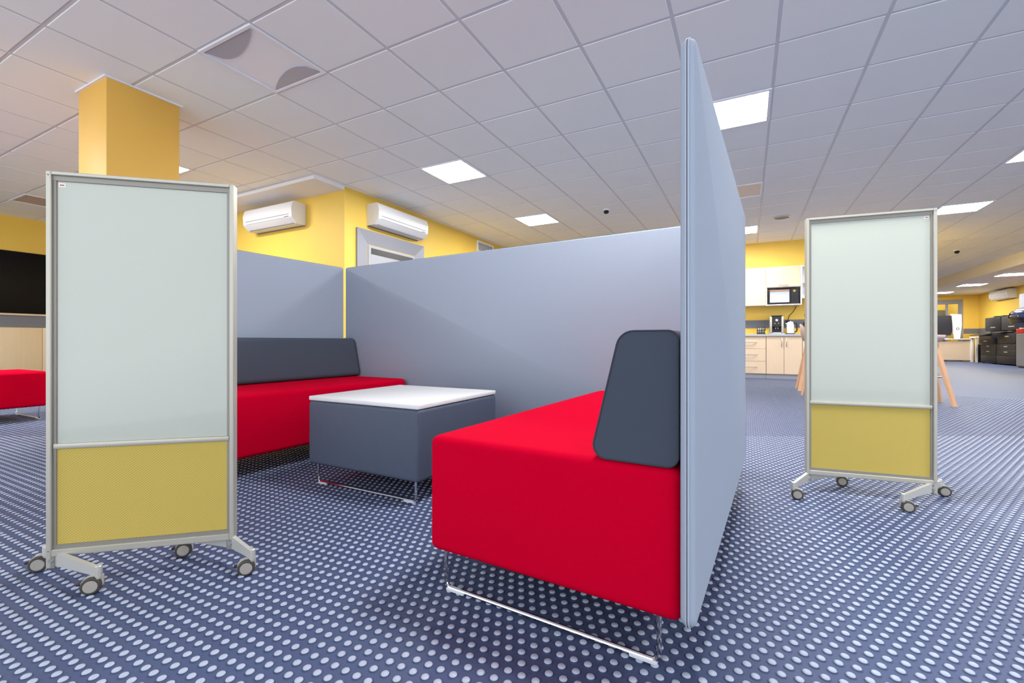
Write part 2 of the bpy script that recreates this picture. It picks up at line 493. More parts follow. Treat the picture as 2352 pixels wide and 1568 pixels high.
# grid bars: one per grid line
for iv in range(-17, 9):
    x = V0 + iv * TILE
    if x > XB - .02: continue
    y1 = 3.74 if x < XC else (YK if x < XK else YE)
    obj('grid_runner', M().box(x - .012, x + .012, YN, y1, CEIL + .003, CEIL + .02), GRIDM, ceil_slab, smooth=0)
for iu in range(-4, 39):
    y = U0 + iu * TILE
    if y > YE: continue
    x0 = XL if y < 3.74 else (XC if y < YK else XK)
    obj('grid_cross_bar', M().box(x0, XB, y - .012, y + .012, CEIL + .004, CEIL + .02), GRIDM, ceil_slab, smooth=0)

# ------------------------------------------------------------------ ceiling lights
def light_panel(iu, iv, lit, label, group=None, z=CEIL, xy=None, dif=None):
    x, y = xy if xy else cell_xy(iu, iv)
    t = thing('ceiling_light', label, 'ceiling light', room(x + .3, y + .3, z), -AZ, group)
    fr = M()
    w, i = .297, .272
    fr.box(-w, w, -w, -i, -.008, .02, .002, 1).box(-w, w, i, w, -.008, .02, .002, 1).box(-w, -i, -i, i, -.008, .02, .002, 1).box(i, w, -i, i, -.008, .02, .002, 1)
    obj('frame', fr, WHITEM, t)
    obj('diffuser', M().box(-i, i, -i, i, .002, .018), LAMP if lit else (dif or LAMPOFF), t)
    return t
NAMES = {(7, -6): 'bright square ceiling light panel directly above the back screen', (11, -6): 'small bright ceiling panel farther along, above the vent grille side',
         (7, -1): 'large bright ceiling panel beside the tall near screen', (15, -1): 'small bright ceiling panel at the far edge of the tall screen, above kitchen',
         (11, 4): 'bright ceiling panel cut by the right photo edge', (15, 4): 'bright ceiling panel just above the right whiteboard corner',
         (3, -1): 'added unseen lit panel over the near sofa', (3, 4): 'added unseen lit panel off to the right, beside the near screen', (0, -11): 'added unseen lit panel off to the left, before the column', (4, -11): 'bright ceiling light peeking out beside the orange column', (19, 4): 'bright ceiling panel far along the right ceiling row, hidden behind board', (23, 4): 'bright ceiling panel farthest along the right ceiling row'}
for c in LIT:
    light_panel(c[0], c[1], True, NAMES[c], 'square ceiling lights')
t = light_panel(3, -6, False, 'unlit square ceiling light with grey plates for its shaded curved ends near the column', 'square ceiling lights')
for s in (-1, 1):
    pts = [(-.26 * s, .268 * s), (.262 * s, .268 * s)]
    arc = []
    for k in range(13):
        a = k / 12
        xx = .262 - a * .522
        yy = .268 - .135 * math.sin(math.pi * min(1, a ** .55)) ** .8
        arc.append((xx * s, yy * s))
    poly = [(-.26 * s, .268 * s)] + arc[:-1]
    obj('shaded_end_plate', M().prism(poly if s > 0 else poly, 'z', -.004, .002), LAMPDARK, t)  # flat dark plate stands in for shade on the recessed end
light_panel(11, -1, False, 'unlit cream ceiling panel beside the upper edge of the tall screen', 'square ceiling lights', dif=CREAMPANEL)
light_panel(4, -16, False, 'unlit tan ceiling panel above the far left wall', 'square ceiling lights', dif=TANPANEL)
for k, (yy, lab) in enumerate(((15.95, 'nearest lit panel in the lower ceiling above the copiers'), (18.4, 'middle lit panel in the lower ceiling above the copiers'), (20.9, 'farthest lit panel in the lower ceiling, over the desk'))):
    light_panel(0, 0, True, lab, 'lower ceiling lights', z=LOW - .021, xy=(5.78, yy))

# smoke detector, speaker, sprinkler, small round
def disc_thing(name, label, cat, x, y, prof, material, seg=24):
    t = thing(name, label, cat, room(x, y, CEIL), -AZ)
    return t
t = disc_thing('smoke_detector', 'small smoke detector hanging from the ceiling in the middle', 'detector', -1.93, 6.82, None, None)
obj('base', M().lathe([(0, 0), (.055, 0), (.055, -.02), (0, -.02)]), WHITEM, t)
obj('sensor', M().lathe([(0, -.02), (.035, -.02), (.04, -.045), (.025, -.06), (0, -.06)]), DKGREY, t)
t = disc_thing('ceiling_speaker', 'round flat grey ceiling speaker left of the right whiteboard', 'speaker', .5, 8.56, None, None)
obj('rim', M().lathe([(.105, 0), (.12, 0), (.12, -.012), (.105, -.012)]), STEELM, t)
obj('grille', M().lathe([(0, -.006), (.108, -.006), (.108, 0), (0, 0)]), ACSLOT, t)
t = disc_thing('smoke_detector', 'tiny dark detector on the ceiling right of the right whiteboard', 'detector', 4.13, 13.45, None, None)
obj('base', M().lathe([(0, 0), (.06, 0), (.06, -.02), (0, -.02)]), WHITEM, t)
obj('sensor', M().lathe([(0, -.02), (.04, -.02), (.045, -.06), (.02, -.08), (0, -.08)]), BLACKP, t)
t = disc_thing('ceiling_speaker', 'faint round speaker on the far ceiling beside the tiny detector', 'speaker', 3.75, 13.9, None, None)
obj('rim', M().lathe([(.105, 0), (.12, 0), (.12, -.012), (.105, -.012)]), STEELM, t)
obj('grille', M().lathe([(0, -.006), (.108, -.006), (.108, 0), (0, 0)]), ACSLOT, t)

# ------------------------------------------------------------------ studs on the floor
def stud_mesh(prof, seg):
    vs = []; fs = []; rings = []
    for r, z in prof:
        if r == 0: rings.append([len(vs)]); vs.append((0, 0, z))
        else:
            rings.append(list(range(len(vs), len(vs) + seg)))
            for k in range(seg):
                a = 2 * math.pi * k / seg; vs.append((r * math.cos(a), r * math.sin(a), z))
    tris = []; mi = []
    for q, (A, B) in enumerate(zip(rings, rings[1:])):
        cap = 0 if prof[q][0] <= .0092 and prof[q][1] > .002 else 1      # pale top; flank coloured darker to imitate dome shading
        for k in range(seg):
            k2 = (k + 1) % seg
            if len(B) == 1: tris.append((A[k], A[k2], B[0])); mi.append(cap)
            else: tris += [(A[k], A[k2], B[k2]), (A[k], B[k2], B[k])]; mi += [cap, cap]
    return np.array(vs), np.array(tris), np.array(mi)
PROF_HI = [(.0122, .0001), (.0114, .0010), (.0105, .0004), (.0096, .0005), (.0094, .0016), (.0091, .0024), (.0082, .0039), (.0060, .0052), (.0030, .0058), (0, .0060)]
PROF_MID = [(.0116, .0001), (.0108, .0009), (.0095, .0004), (.0087, .0028), (.0060, .0049), (0, .0058)]
PROF_LO = [(.0089, .0001), (.0078, .0030), (0, .0050)]
# lattice in room frame: rows along x, alternate rows shifted by half
# anchor stud seen at about world (-0.0086, 0.981)
anc = Vector((-0.0086, 0.981)); ax = anc.x * math.cos(AZ) - anc.y * math.sin(AZ); ay = anc.x * math.sin(AZ) + anc.y * math.cos(AZ)
FY = 7.9
nx = np.arange(-420, 421); ny = np.arange(-60, 420)
gx, gy = np.meshgrid(nx, ny)
px_ = ax + gx * STUD_P + (np.abs(gy) % 2) * STUD_P / 2
py_ = ay + gy * STUD_P
wx_ = px_ * math.cos(AZ) + py_ * math.sin(AZ)
wy_ = -px_ * math.sin(AZ) + py_ * math.cos(AZ)
ok = (wy_ > 0.62) & (np.abs(wx_) < 1.30 * wy_ + .35) & (np.hypot(wx_, wy_) < FAR_STUD) & (px_ < XR) & (px_ > XL + .05) & ~((px_ < XC + .02) & (py_ > YC - .02))
P = np.stack([px_[ok], py_[ok], wx_[ok], wy_[ok]], 1)
tpx = 1176 + 1032 * P[:, 2] / P[:, 3]; tpy = 783 + 1032 * CAM_H / P[:, 3]
inview = (tpx > 5) & (tpx < 2347) & (tpy < 1563)
order = np.lexsort((P[:, 3], ~inview))
P = P[order]
near, rest = P[:300], P[300:]
def build_field(parts):
    V = []; F = []; MI = []; off = 0
    for pts, (v, t, mi) in parts:
        n = len(pts)
        vv = np.repeat(v[None], n, 0).copy()
        vv[:, :, 0] += pts[:, None, 0]; vv[:, :, 1] += pts[:, None, 1]
        V.append(vv.reshape(-1, 3))
        tt = t[None] + (np.arange(n) * len(v))[:, None, None] + off
        F.append(tt.reshape(-1, 3)); MI.append(np.tile(mi, n)); off += n * len(v)
    V = np.concatenate(V).astype(np.float32); F = np.concatenate(F).astype(np.int32)
    me = bpy.data.meshes.new('stud_field')
    me.vertices.add(len(V)); me.vertices.foreach_set('co', V.ravel())
    me.loops.add(F.size); me.loops.foreach_set('vertex_index', F.ravel())
    me.polygons.add(len(F)); me.polygons.foreach_set('loop_start', np.arange(0, F.size, 3, dtype=np.int32))
    me.polygons.foreach_set('use_smooth', np.ones(len(F), bool))
    me.polygons.foreach_set('material_index', np.concatenate(MI).astype(np.int32))
    me.update(calc_edges=True); me.materials.append(STUDM); me.materials.append(STUDSIDE)
    return me
r1 = rest[rest[:, 3] < 1.7]; r2 = rest[(rest[:, 3] >= 1.7) & (rest[:, 3] < 3.4)]; r3 = rest[rest[:, 3] >= 3.4]
fo = obj('stud_field', build_field([(r1, stud_mesh(PROF_HI, 14)), (r2, stud_mesh(PROF_MID, 8)), (r3, stud_mesh(PROF_LO, 6))]), STUDM, floor)
tag(fo, 'pale round studs covering the rest of the rubber floor', kind='stuff')
sv, st, smi = stud_mesh(PROF_HI, 16)
sm = bpy.data.meshes.new('stud'); sm.from_pydata(sv.tolist(), [], st.tolist()); sm.update()
sm.polygons.foreach_set('use_smooth', [True] * len(sm.polygons)); sm.materials.append(STUDM); sm.materials.append(STUDSIDE)
sm.polygons.foreach_set('material_index', smi.astype(np.int32))
for p in near:
    o = bpy.data.objects.new('stud', sm); COL.objects.link(o); o.parent = floor; o.location = (p[0], p[1], 0)

# ------------------------------------------------------------------ lounge: privacy screens
def screen(name, label, length, z0, z1, loc, rotz, th=.03, corner=.012, bev=.006, pipe=None):
    """upright padded panel: local x along its length from 0, y thickness, z height"""
    t = thing(name, label, 'privacy screen', loc, rotz, 'fabric privacy screens')
    b = bmesh.new()
    pts = fillet([(0, z0), (length, z0), (length, z1), (0, z1)], corner, 6)
    f = b.faces.new([b.verts.new((x, -th / 2, z)) for x, z in pts])
    r = bmesh.ops.extrude_face_region(b, geom=[f])
    for v in [g for g in r['geom'] if isinstance(g, bmesh.types.BMVert)]: v.co.y = th / 2
    bmesh.ops.recalc_face_normals(b, faces=b.faces[:])
    rim = [e for e in b.edges if abs(e.verts[0].co.y - e.verts[1].co.y) < 1e-6]
    bmesh.ops.bevel(b, geom=rim, offset=bev, segments=4, profile=.5, affect='EDGES')
    obj('padded_panel', M().bm(b), SCREEN, t, smooth=50)
    path = [(x, 0, z) for x, z in fillet([(-.001, z0 - .001), (length + .001, z0 - .001), (length + .001, z1 + .001), (-.001, z1 + .001)], corner, 6)]
    obj('seam', M().tube([(x, 0, z) for x, y, z in path], .0013, 6, closed=True), SEAMD, t)
    for dy in (-.0026, .0026):
        obj('edge_piping', M().tube([(x, dy, z) for x, y, z in path], .0026 if pipe else .0017, 6, closed=True), pipe or PIPING, t)
    return t
# right screen: runs along s at q = -0.163
rot_s = math.radians(90) - AZL
screen('privacy_screen', 'tall near blue-grey fabric screen behind the red sofa, seen edge-on', 1.57, .125, 1.350, lounge(-.163, .972), rot_s, corner=.03, bev=.0125)
bs = screen('privacy_screen', 'wide blue-grey fabric screen across the back of the seating nook', 2.872, .12, 1.322, lounge(-3.056, 2.477), -AZL, pipe=SEAMD)
ls = screen('privacy_screen', 'left blue-grey fabric screen behind the far red sofa', 1.482, .12, 1.322, lounge(-3.083, .972), rot_s, pipe=SEAMD)
for z in (.72, 1.05):
    obj('corner_connector', M().box(-.018, .004, -.012, .012, z - .025 if z > 1 else z - .02, z + .03 if z < 1 else z + .0, .002), SCREEN, bs) if z < 1 else None

# ------------------------------------------------------------------ lounge: sofas
SOFA_L, SOFA_D, SZ0, SZ1 = 1.43, .70, .115, .447
def sled(parent, x, y0, y1, ztop, inset=.05):
    """chrome sled frame across the depth at local x, standing on floor"""
    r = .0058
    path = round_path([(x, y0 + inset, ztop), (x, y0 + inset, .013), (x, y1 - inset, .013), (x, y1 - inset, ztop)], .02)
    s = obj('sled_leg', M().tube(path, r, 10), CHROME, parent)
    for ya, yb in ((y0 + inset + .004, y0 + inset + .066), (y1 - inset - .066, y1 - inset - .004)):
        obj('glide', M().box(x - .008, x + .008, ya, yb, .0045, .0135, .002, 1), PLASW, s)
    return s
def make_sofa(label, loc, rotz, near_end):
    """local x along length (0 = near end), y = 0 at the back .. SOFA_D at the front"""
    t = thing('sofa', label, 'sofa', loc, rotz, 'red sofas with slate back cushions')
    obj('seat', M().box(0, SOFA_L, 0, SOFA_D, SZ0, SZ1, .024, 5), RED, t, smooth=60)
    pts = fillet([(.006, SZ1 + .001), (.206, SZ1 + .001), (.134, .745), (.006, .745)], [.025, .03, .04, .022], 6)
    bk = M().prism(pts, 'x', .004, SOFA_L - .004)
    b = obj('back_cushion', bk, DARKFAB, t)
    c = Vector((.09, .59))
    for x in (.004, SOFA_L - .004):
        obj('edge_piping', M().tube([(x, c.x + (p[0] - c.x) * .992, c.y + (p[1] - c.y) * .992) for p in pts], .0022, 6, closed=True), DARKPIPE, b)
    sled(t, .02, 0, SOFA_D, SZ0 + .004)
    sled(t, SOFA_L - .02, 0, SOFA_D, SZ0 + .004)
    obj('maker_tag', M().box(.022, .05, SOFA_D - .002, SOFA_D + .004, .22, .243), BLACKP, t)
    return t
# right sofa faces left: local x along +s, local y along -q (left)
make_sofa('near red sofa with slate grey back cushion, beside the tall screen', lounge(-.179, 1.0), math.radians(90) - AZL, True)
# left sofa faces right: local x along -s, local y along +q
make_sofa('far red sofa with slate back cushion, behind the left whiteboard', lounge(-3.066, 2.445), math.radians(-90) - AZL, False)

# red bench on the far left
t = thing('bench', 'red upholstered bench on chrome legs at the far left', 'bench', room(-6.40, .32), -AZ)
obj('seat', M().box(0, .65, 0, 1.38, .125, .447, .03, 5), RED, t, smooth=60)
for y in (.06, 1.33):
    s = obj('sled_leg', M().tube(round_path([(.05, y, .13), (.05, y, .013), (.61, y, .013), (.61, y, .13)], .02), .007, 8), CHROME, t)
    for xa in (.055, .545):
        obj('glide', M().box(xa, xa + .06, y - .009, y + .009, .0045, .0135), PLASW, s)
obj('maker_tag', M().box(.60, .622, 1.379, 1.385, .25, .275), BLACKP, t)

# ------------------------------------------------------------------ coffee table
t = thing('coffee_table', 'low slate block table with white top between the sofas', 'table', (-.5595, 2.402, 0), -math.radians(28))
hx, hy = .355, .336
obj('body', M().box(-hx, hx, -hy, hy, .105, .424, .018, 4), TABFAB, t, smooth=60)
obj('table_top', M().box(-hx + .002, hx - .002, -hy + .002, hy - .002, .424, .445, .004, 2), LAMIN, t)
for sx in (-1, 1):
    for sy in (-1, 1):
        obj('corner_stitching', M().tube([(sx * (hx - .0055), sy * (hy - .0055), .13), (sx * (hx - .0055), sy * (hy - .0055), .405)], .0016, 6), TABFAB, t)
for y in (-hy + .03, hy - .03):
    p = round_path([(-hx + .04, y, .11), (-hx + .04, y, .013), (hx - .04, y, .013), (hx - .04, y, .11)], .02)
    s = obj('sled_leg', M().tube(p, .0058, 10), CHROME, t)
    for xa in (-hx + .045, hx - .105):
        obj('glide', M().box(xa, xa + .06, y - .009, y + .009, .0045, .0135, .002, 1), PLASW, s)

# ------------------------------------------------------------------ mobile whiteboards
def whiteboard(label, loc, rotz, W, H, ZR, ZD, wheels, mirror):
    """wheels: [(world x, y, trail sign)] order: long-post front, long-post rear, other front, other rear"""
    t = thing('mobile_whiteboard', label, 'whiteboard', loc, rotz, 'mobile glass whiteboards on castors')
    inv = Matrix.LocRotScale(Vector(loc), Matrix.Rotation(rotz, 3, 'Z').to_quaternion(), None).inverted()
    fx = (lambda x: W - x) if mirror else (lambda x: x)
    def bx(m, x0, x1, *a, **k):
        a0, a1 = sorted((fx(x0), fx(x1))); return m.box(a0, a1, *a, **k)
    pw = .013
    # posts
    p = M(); bx(p, 0, pw, -.017, .017, .047, H, bev=.002, seg=1); obj('post', p, ALU, t)
    p = M(); bx(p, W - pw, W, -.017, .017, ZR - .012, H, bev=.002, seg=1); obj('post', p, ALU, t)
    p = M(); bx(p, pw, pw + .009, -.009, .009, ZR + .01, H - pw, bev=.001, seg=1); obj('inner_channel', p, ALUD, t)
    p = M(); bx(p, W - pw - .009, W - pw, -.009, .009, ZR + .01, H - pw, bev=.001, seg=1); obj('inner_channel', p, ALUD, t)
    # rails
    p = M(); bx(p, pw, W - pw, -.017, .017, H - .011, H, bev=.002, seg=1); obj('top_rail', p, ALU, t)
    p = M(); bx(p, pw, W - pw, -.010, .010, H - .026, H - .011); obj('top_channel', p, ALUD, t)
    p = M(); bx(p, pw, W - pw, -.017, .017, ZR - .012, ZR + .008, bev=.002, seg=1); obj('bottom_rail', p, ALU, t)
    p = M(); bx(p, pw, W - pw, -.010, .010, ZR + .008, ZR + .02); obj('bottom_channel', p, ALUD, t)
    p = M(); bx(p, pw + .002, W - pw - .002, -.013, .013, ZD - .008, ZD + .008, bev=.003, seg=2); obj('divider_rail', p, ALU, t)
    # panels
    g0, g1 = pw + .009, W - pw - .009
    p = M(); bx(p, g0, g1, -.005, .005, ZD + .008, H - .026); gl = obj('glass_panel', p, GLASSB, t)
    p = M(); bx(p, g0, g1, -.006, .006, ZR + .02, ZD - .008); obj('fabric_panel', p, YFAB, t)
    # maker's sticker
    p = M(); bx(p, g0 + .004, g0 + .021, -.0058, -.005, H - .043, H - .032); st_ = obj('sticker', p, WHITEM, gl)
    p = M()
    for k in range(5):
        x = (g0 + .0065 + k * .0024) if not mirror else (g0 + .0065 + k * .0024)
        bx(p, x, x + .0019, -.0062, -.0057, H - .0395, H - .0355)
    obj('red_lettering', p, REDINK, st_)
    # screws on the long post
    for z in (.098, H - .012):
        for dx in (-.0005,):
            p = M().lathe([(0, .001), (.0022, .001), (.0022, 0)], 8, T(fx(.0065), -.017, z) @ Matrix.Rotation(math.radians(90), 4, 'X')); obj('screw', p, ACSLOT, t)
    # foot brackets and arms
    side = [(0, 1), (2, 3)]
    for si, (a, b) in enumerate(side):
        px_l = fx(.012) if si == 0 else fx(W - .012)
        zb = .047 if si == 0 else .052
        br = M().box(px_l - .010, px_l + .010, -.015, .015, zb - .002, .088, .002, 1)
        br_o = obj('foot_bracket', br, ALUD, t)
        bolt = M().lathe([(0, .003), (.006, .003), (.007, 0)], 10, T(px_l, -.015, .07) @ Matrix.Rotation(math.radians(90), 4, 'X'))
        obj('bolt', bolt, STEELM, br_o)
        for wi in (a, b):
            wxw, wyw, tr = wheels[wi]
            stem = inv @ Vector((wxw + .018 * tr, wyw, 0))
            whl = inv @ Vector((wxw, wyw, 0))
            d = Vector((stem.x - px_l, stem.y, 0)); L = d.length; ang = math.atan2(d.y, d.x)
            mt = T(px_l, 0, 0) @ RZ(ang)
            arm = M().prism(fillet([(.004, .052), (L - .01, .05), (L + .007, .05), (L + .007, .072), (L - .004, .074), (.004, .092)], [0, 0, .003, .004, .003, 0], 3), 'y', -.006, .006, mt)
            ar = obj('foot_arm', arm, ALUP, t)
            obj('arm_tip', M().lathe([(0, .048), (.0085, .048), (.0085, .077), (.0065, .079), (0, .079)], 12, T(stem.x, stem.y, 0)), ALUP, ar)
            # castor: turned so that its face looks out past the board
            axis_w = math.radians(-90 + (26 if not mirror else -26))
            axl = axis_w - rotz                           # axis direction in local frame
            mw = T(whl.x, whl.y, .0245) @ RZ(axl) @ Matrix.Rotation(math.radians(90), 4, 'Y')   # lathe z -> axis
            cs = obj('castor', M().lathe([(0, .042), (.0075, .042), (.0075, .060), (0, .060)], 12, T(stem.x, stem.y, 0)), FORK, t)
            hood = M()
            arcp = [(.0262 * math.cos(math.radians(k)), .0262 * math.sin(math.radians(k))) for k in range(20, 181, 16)]
            arci = [(.0225 * math.cos(math.radians(k)), .0225 * math.sin(math.radians(k))) for k in range(180, 19, -16)]
            mh = T(whl.x, whl.y, .0245) @ RZ(axl + math.radians(90))
            dirx = 1 if (Vector((math.cos(axl + math.radians(90)), math.sin(axl + math.radians(90)))).dot(Vector((stem.x - whl.x, stem.y - whl.y))) > 0) else -1
            hood.prism([(x * dirx, z) for x, z in arcp + arci], 'y', -.006, .006, mh)
            hood.box(.010 if dirx > 0 else -.0255, .0255 if dirx > 0 else -.010, -.0062, .0062, -.006, .025, .002, 1, mh)
            obj('hood', hood, FORK, cs)
            for sgn in (1, -1):
                ty = M().lathe([(0, .0055 * sgn), (.022, .0055 * sgn), (.0240, .007 * sgn), (.0240, .014 * sgn), (.0215, .017 * sgn), (.017, .0172 * sgn), (0, .0165 * sgn)], 28, mw)
                wh = obj('wheel', ty, TYRE, cs)
                obj('hub_cap', M().lathe([(.0172, .0160 * sgn), (.0165, .0182 * sgn), (0, .0186 * sgn)], 28, mw), HUB, wh)
            brk = M().box(-.034 if dirx > 0 else .024, -.024 if dirx > 0 else .034, -.008, .008, .004, .009, .001, 1, mh)
            obj('brake_tab', brk, BLACKP, cs)
    return t
whiteboard('larger near mobile whiteboard with mustard lower panel, left of the sofas', (-1.384, 1.345, 0), math.radians(14.0), .497, 1.226, .093, .407,
           [(-1.203, 1.288, 1), (-1.484, 1.413, 1), (-.822, 1.391, 1), (-1.102, 1.510, 1)], False)
whiteboard('smaller-looking mobile whiteboard with mustard lower panel, right of the tall screen', (1.417, 2.170, 0), math.radians(-20.4), .497, 1.31, .097, .428,
           [(1.672, 1.900, -1), (2.012, 2.093, -1), (1.303, 2.053, -1), (1.647, 2.245, -1)], True)

# ------------------------------------------------------------------ air conditioners, vent, door in the yellow corner
def aircon(label, loc, rotz, w=1.07):
    """local x along width centred, y = 0 wall, -y outwards, z from 0"""
    t = thing('air_conditioner', label, 'air conditioner', loc, rotz, 'wall air conditioners')
    prof = fillet([(0, 0), (-.135, 0.0), (-.215, .075), (-.225, .20), (-.195, .295), (0, .295)], [0, .03, .03, .03, .02, 0], 4)
    obj('housing', M().prism(prof, 'x', -w / 2, w / 2), ACW, t)
    obj('back_plate', M().box(-w / 2 + .02, w / 2 - .004, -.02, .0, -.008, .29), ACSLOT, t)
    obj('front_groove', M().box(-w / 2 + .06, w / 2 - .06, -.2235, -.219, .115, .119), ACSLOT, t)
    obj('lower_groove', M().box(-w / 2 + .06, w / 2 - .14, -.2165, -.205, .076, .079), ACSLOT, t)
    fl = M().box(-w / 2 + .05, w / 2 - .05, 0, .007, 0, .085, .002, 1, T(0, -.150, .014) @ Matrix.Rotation(math.radians(43), 4, 'X'))
    f = obj('louvre_flap', fl, WHITEM, t)
    obj('flap_slot', M().box(-w / 2 + .05, w / 2 - .05, -.148, -.140, -.002, .014), ACSLOT, t)
    obj('badge', M().box(w / 2 - .15, w / 2 - .07, -.2205, -.214, .083, .092), ACSLOT, t)
    return t
aircon('white wall air conditioner on the left side of the yellow corner', room(-5.97, YC - .002, 2.33), -AZ)
aircon('white wall air conditioner above the grey door', room(XC + .002, 5.125, 2.33), math.radians(90) - AZ)
aircon('white air conditioner on the far right yellow wall above copiers', room(XR - .002, 20.75, 2.12), math.radians(-90) - AZ, 1.25)

t = thing('vent_grille', 'small white vent grille high on the yellow wall', 'vent', room(XC, 7.77, 2.48), math.radians(90) - AZ)
fr = M().box(-.32, .32, -.015, 0, 0, .03).box(-.32, .32, -.015, 0, .19, .22).box(-.32, -.28, -.015, 0, .03, .19).box(.28, .32, -.015, 0, .03, .19)
obj('frame', fr, WHITEM, t)
obj('backing', M().box(-.28, .28, -.004, 0, .03, .19), ACSLOT, t)
for k in range(6):
    obj('slat', M().box(-.28, .28, -.003, .003, -.006, .006, mat=T(0, -.009, .045 + k * .026) @ Matrix.Rotation(math.radians(-40), 4, 'X')), WHITEM, t)

# grey door with a deep bevelled frame (on wall_corner_side)
def door1():
    m = M()
    # local: x along wall (room y), y out of wall = +room x
    y0, y1, zt = 4.39, 5.80, 2.262
    i0, i1, iz = 4.60, 5.60, 2.075
    X = XC
    def quad(pts): m.raw(pts, [(0, 1, 2, 3)])
    fr = .03
    # flat face then sloping reveal
    A = [(X + fr, y0, 0), (X + fr, y0, zt), (X + fr, y1, zt), (X + fr, y1, 0)]
    B = [(X + .004, i0, 0), (X + .004, i0, iz), (X + .004, i1, iz), (X + .004, i1, 0)]
    W_ = [(X, y0, 0), (X, y0, zt), (X, y1, zt), (X, y1, 0)]
    for i in range(3):
        quad([A[i], A[i + 1], B[i + 1], B[i]])
        quad([W_[i], W_[i + 1], A[i + 1], A[i]])
    d = struct('door_1', m, DOORGREY, 'grey door in a wide bevelled frame under the air conditioner', smooth=0)
    lf = obj('leaf', M().box(X + .001, X + .012, i0 + .01, i1 - .01, 0, iz - .01, .002, 1), DOORLIGHT, d)
    obj('transom_slot', M().box(X + .011, X + .014, i0 + .06, i1 - .06, 1.945, 2.03), BLACKP, lf)
    obj('handle', M().box(X + .012, X + .05, i1 - .2, i1 - .09, 1.0, 1.02, .004, 1), CHROME, lf)
door1()

# ------------------------------------------------------------------ kitchen
def arc_handle(m, c, axis, L, proj):
    """bow handle: centre c, along 'x' or 'z', bulging to -y"""
    pts = []
    for k in range(9):
        a = k / 8
        off = (a - .5) * L; out = proj * math.sin(math.pi * a)
        pts.append((c[0] + (off if axis == 'x' else 0), c[1] - out, c[2] + (off if axis == 'z' else 0)))
    m.tube(pts, .006, 6)
FYK = 10.0
def base_unit(x0, x1, kind, label):
    t = thing('base_cabinet', label, 'cabinet', room(x0, FYK), -AZ, 'birch base cabinets under the worktop')
    w = x1 - x0
    obj('carcass', M().box(.002, w - .002, .02, YK - FYK - .005, .09, .818), BIRCHK, t)
    obj('plinth', M().box(.002, w - .002, .05, .07, 0, .088), COUNTER, t)
    if kind == 'drawers':
        for k in range(3):
            z0 = .095 + k * .241
            d = obj('drawer_front', M().box(.004, w - .004, 0, .02, z0, z0 + .236, .003, 1), BIRCHK, t)
            h = M(); arc_handle(h, (w / 2, 0, z0 + .13), 'x', .30, .03); obj('handle', h, STEELM, d)
    else:
        for k in range(2):
            d = obj('door', M().box(.004 + k * w / 2, w / 2 - .002 + k * w / 2 - (.002 if k else 0), 0, .02, .095, .812, .003, 1), BIRCHK, t)
            h = M(); arc_handle(h, (w / 2 + (-.04 if k == 0 else .04), 0, .70), 'z', .16, .03); obj('handle', h, STEELM, d)
    return t
base_unit(-.278, .322, 'drawers', 'birch drawer cabinet under the worktop, nearest the tall screen')
base_unit(.322, .914, 'doors', 'birch cabinet with two doors below the coffee machine and kettle')
base_unit(.914, 1.514, 'doors', 'birch base cabinet at the end, half hidden by the right whiteboard')
base_unit(-.878, -.278, 'doors', 'birch base cabinet hidden behind the tall screen')
wt = obj('worktop', M().box(-.90, 1.54, -.02, YK - FYK - .007, .82, .86, .004, 1), COUNTER, loc=room(0, FYK), rotz=-AZ)
tag(wt, 'long grey kitchen worktop over the birch base cabinets', 'worktop')

# wall units
FU = 10.25
def wall_unit(x0, x1, z0, z1, label, niche=None):
    t = thing('wall_cabinet', label, 'cabinet', room(x0, FU, z0), -AZ, 'birch wall cabinets')
    w, h = x1 - x0, z1 - z0
    d1 = YK - FU - .005
    c = M().box(0, .018, .02, d1, 0, h).box(w - .018, w, .0, d1, 0, h).box(.018, w - .018, .02, d1, 0, .018).box(.018, w - .018, .02, d1, h - .018, h).box(.018, w - .018, d1 - .01, d1, .018, h - .018)
    if niche: c.box(.018, w - .018, .02, d1, niche - .009, niche + .009)
    obj('carcass', c, BIRCHK if not niche else WHITEM, t)
    b0 = niche or 0.0
    d = obj('door', M().box(.003, w - (.003 if not niche else .02), 0, .02, b0 + .002, h - .002, .003, 1), BIRCHK, t)
    hm = M()
    if niche: arc_handle(hm, (w / 2, 0, b0 + .04), 'x', .16, .03)
    else: arc_handle(hm, (w * .82 if False else .12, 0, .10), 'z', .13, .03)
    obj('handle', hm, STEELM, d)
    return t
wall_unit(-.27, .33, 1.435, 2.195, 'tall-door birch wall cabinet left of the microwave')
wall_unit(.33, .928, 1.435, 2.195, 'birch wall cabinet with the microwave niche', .355)
wall_unit(-.87, -.27, 1.435, 2.195, 'birch wall cabinet hidden behind the tall screen')
t = thing('open_shelf', 'white open shelf unit beside the microwave cabinet', 'shelf', room(.932, 10.32, 1.56), -AZ)
sh = M().box(0, .018, 0, .27, 0, .63).box(.482, .5, 0, .27, 0, .63).box(.018, .482, .255, .27, 0, .63)
obj('carcass', sh, WHITEM, t)
for z in (0, .29, .612): obj('shelf_board', M().box(.018, .482, 0, .255, z, z + .018), WHITEM, t)

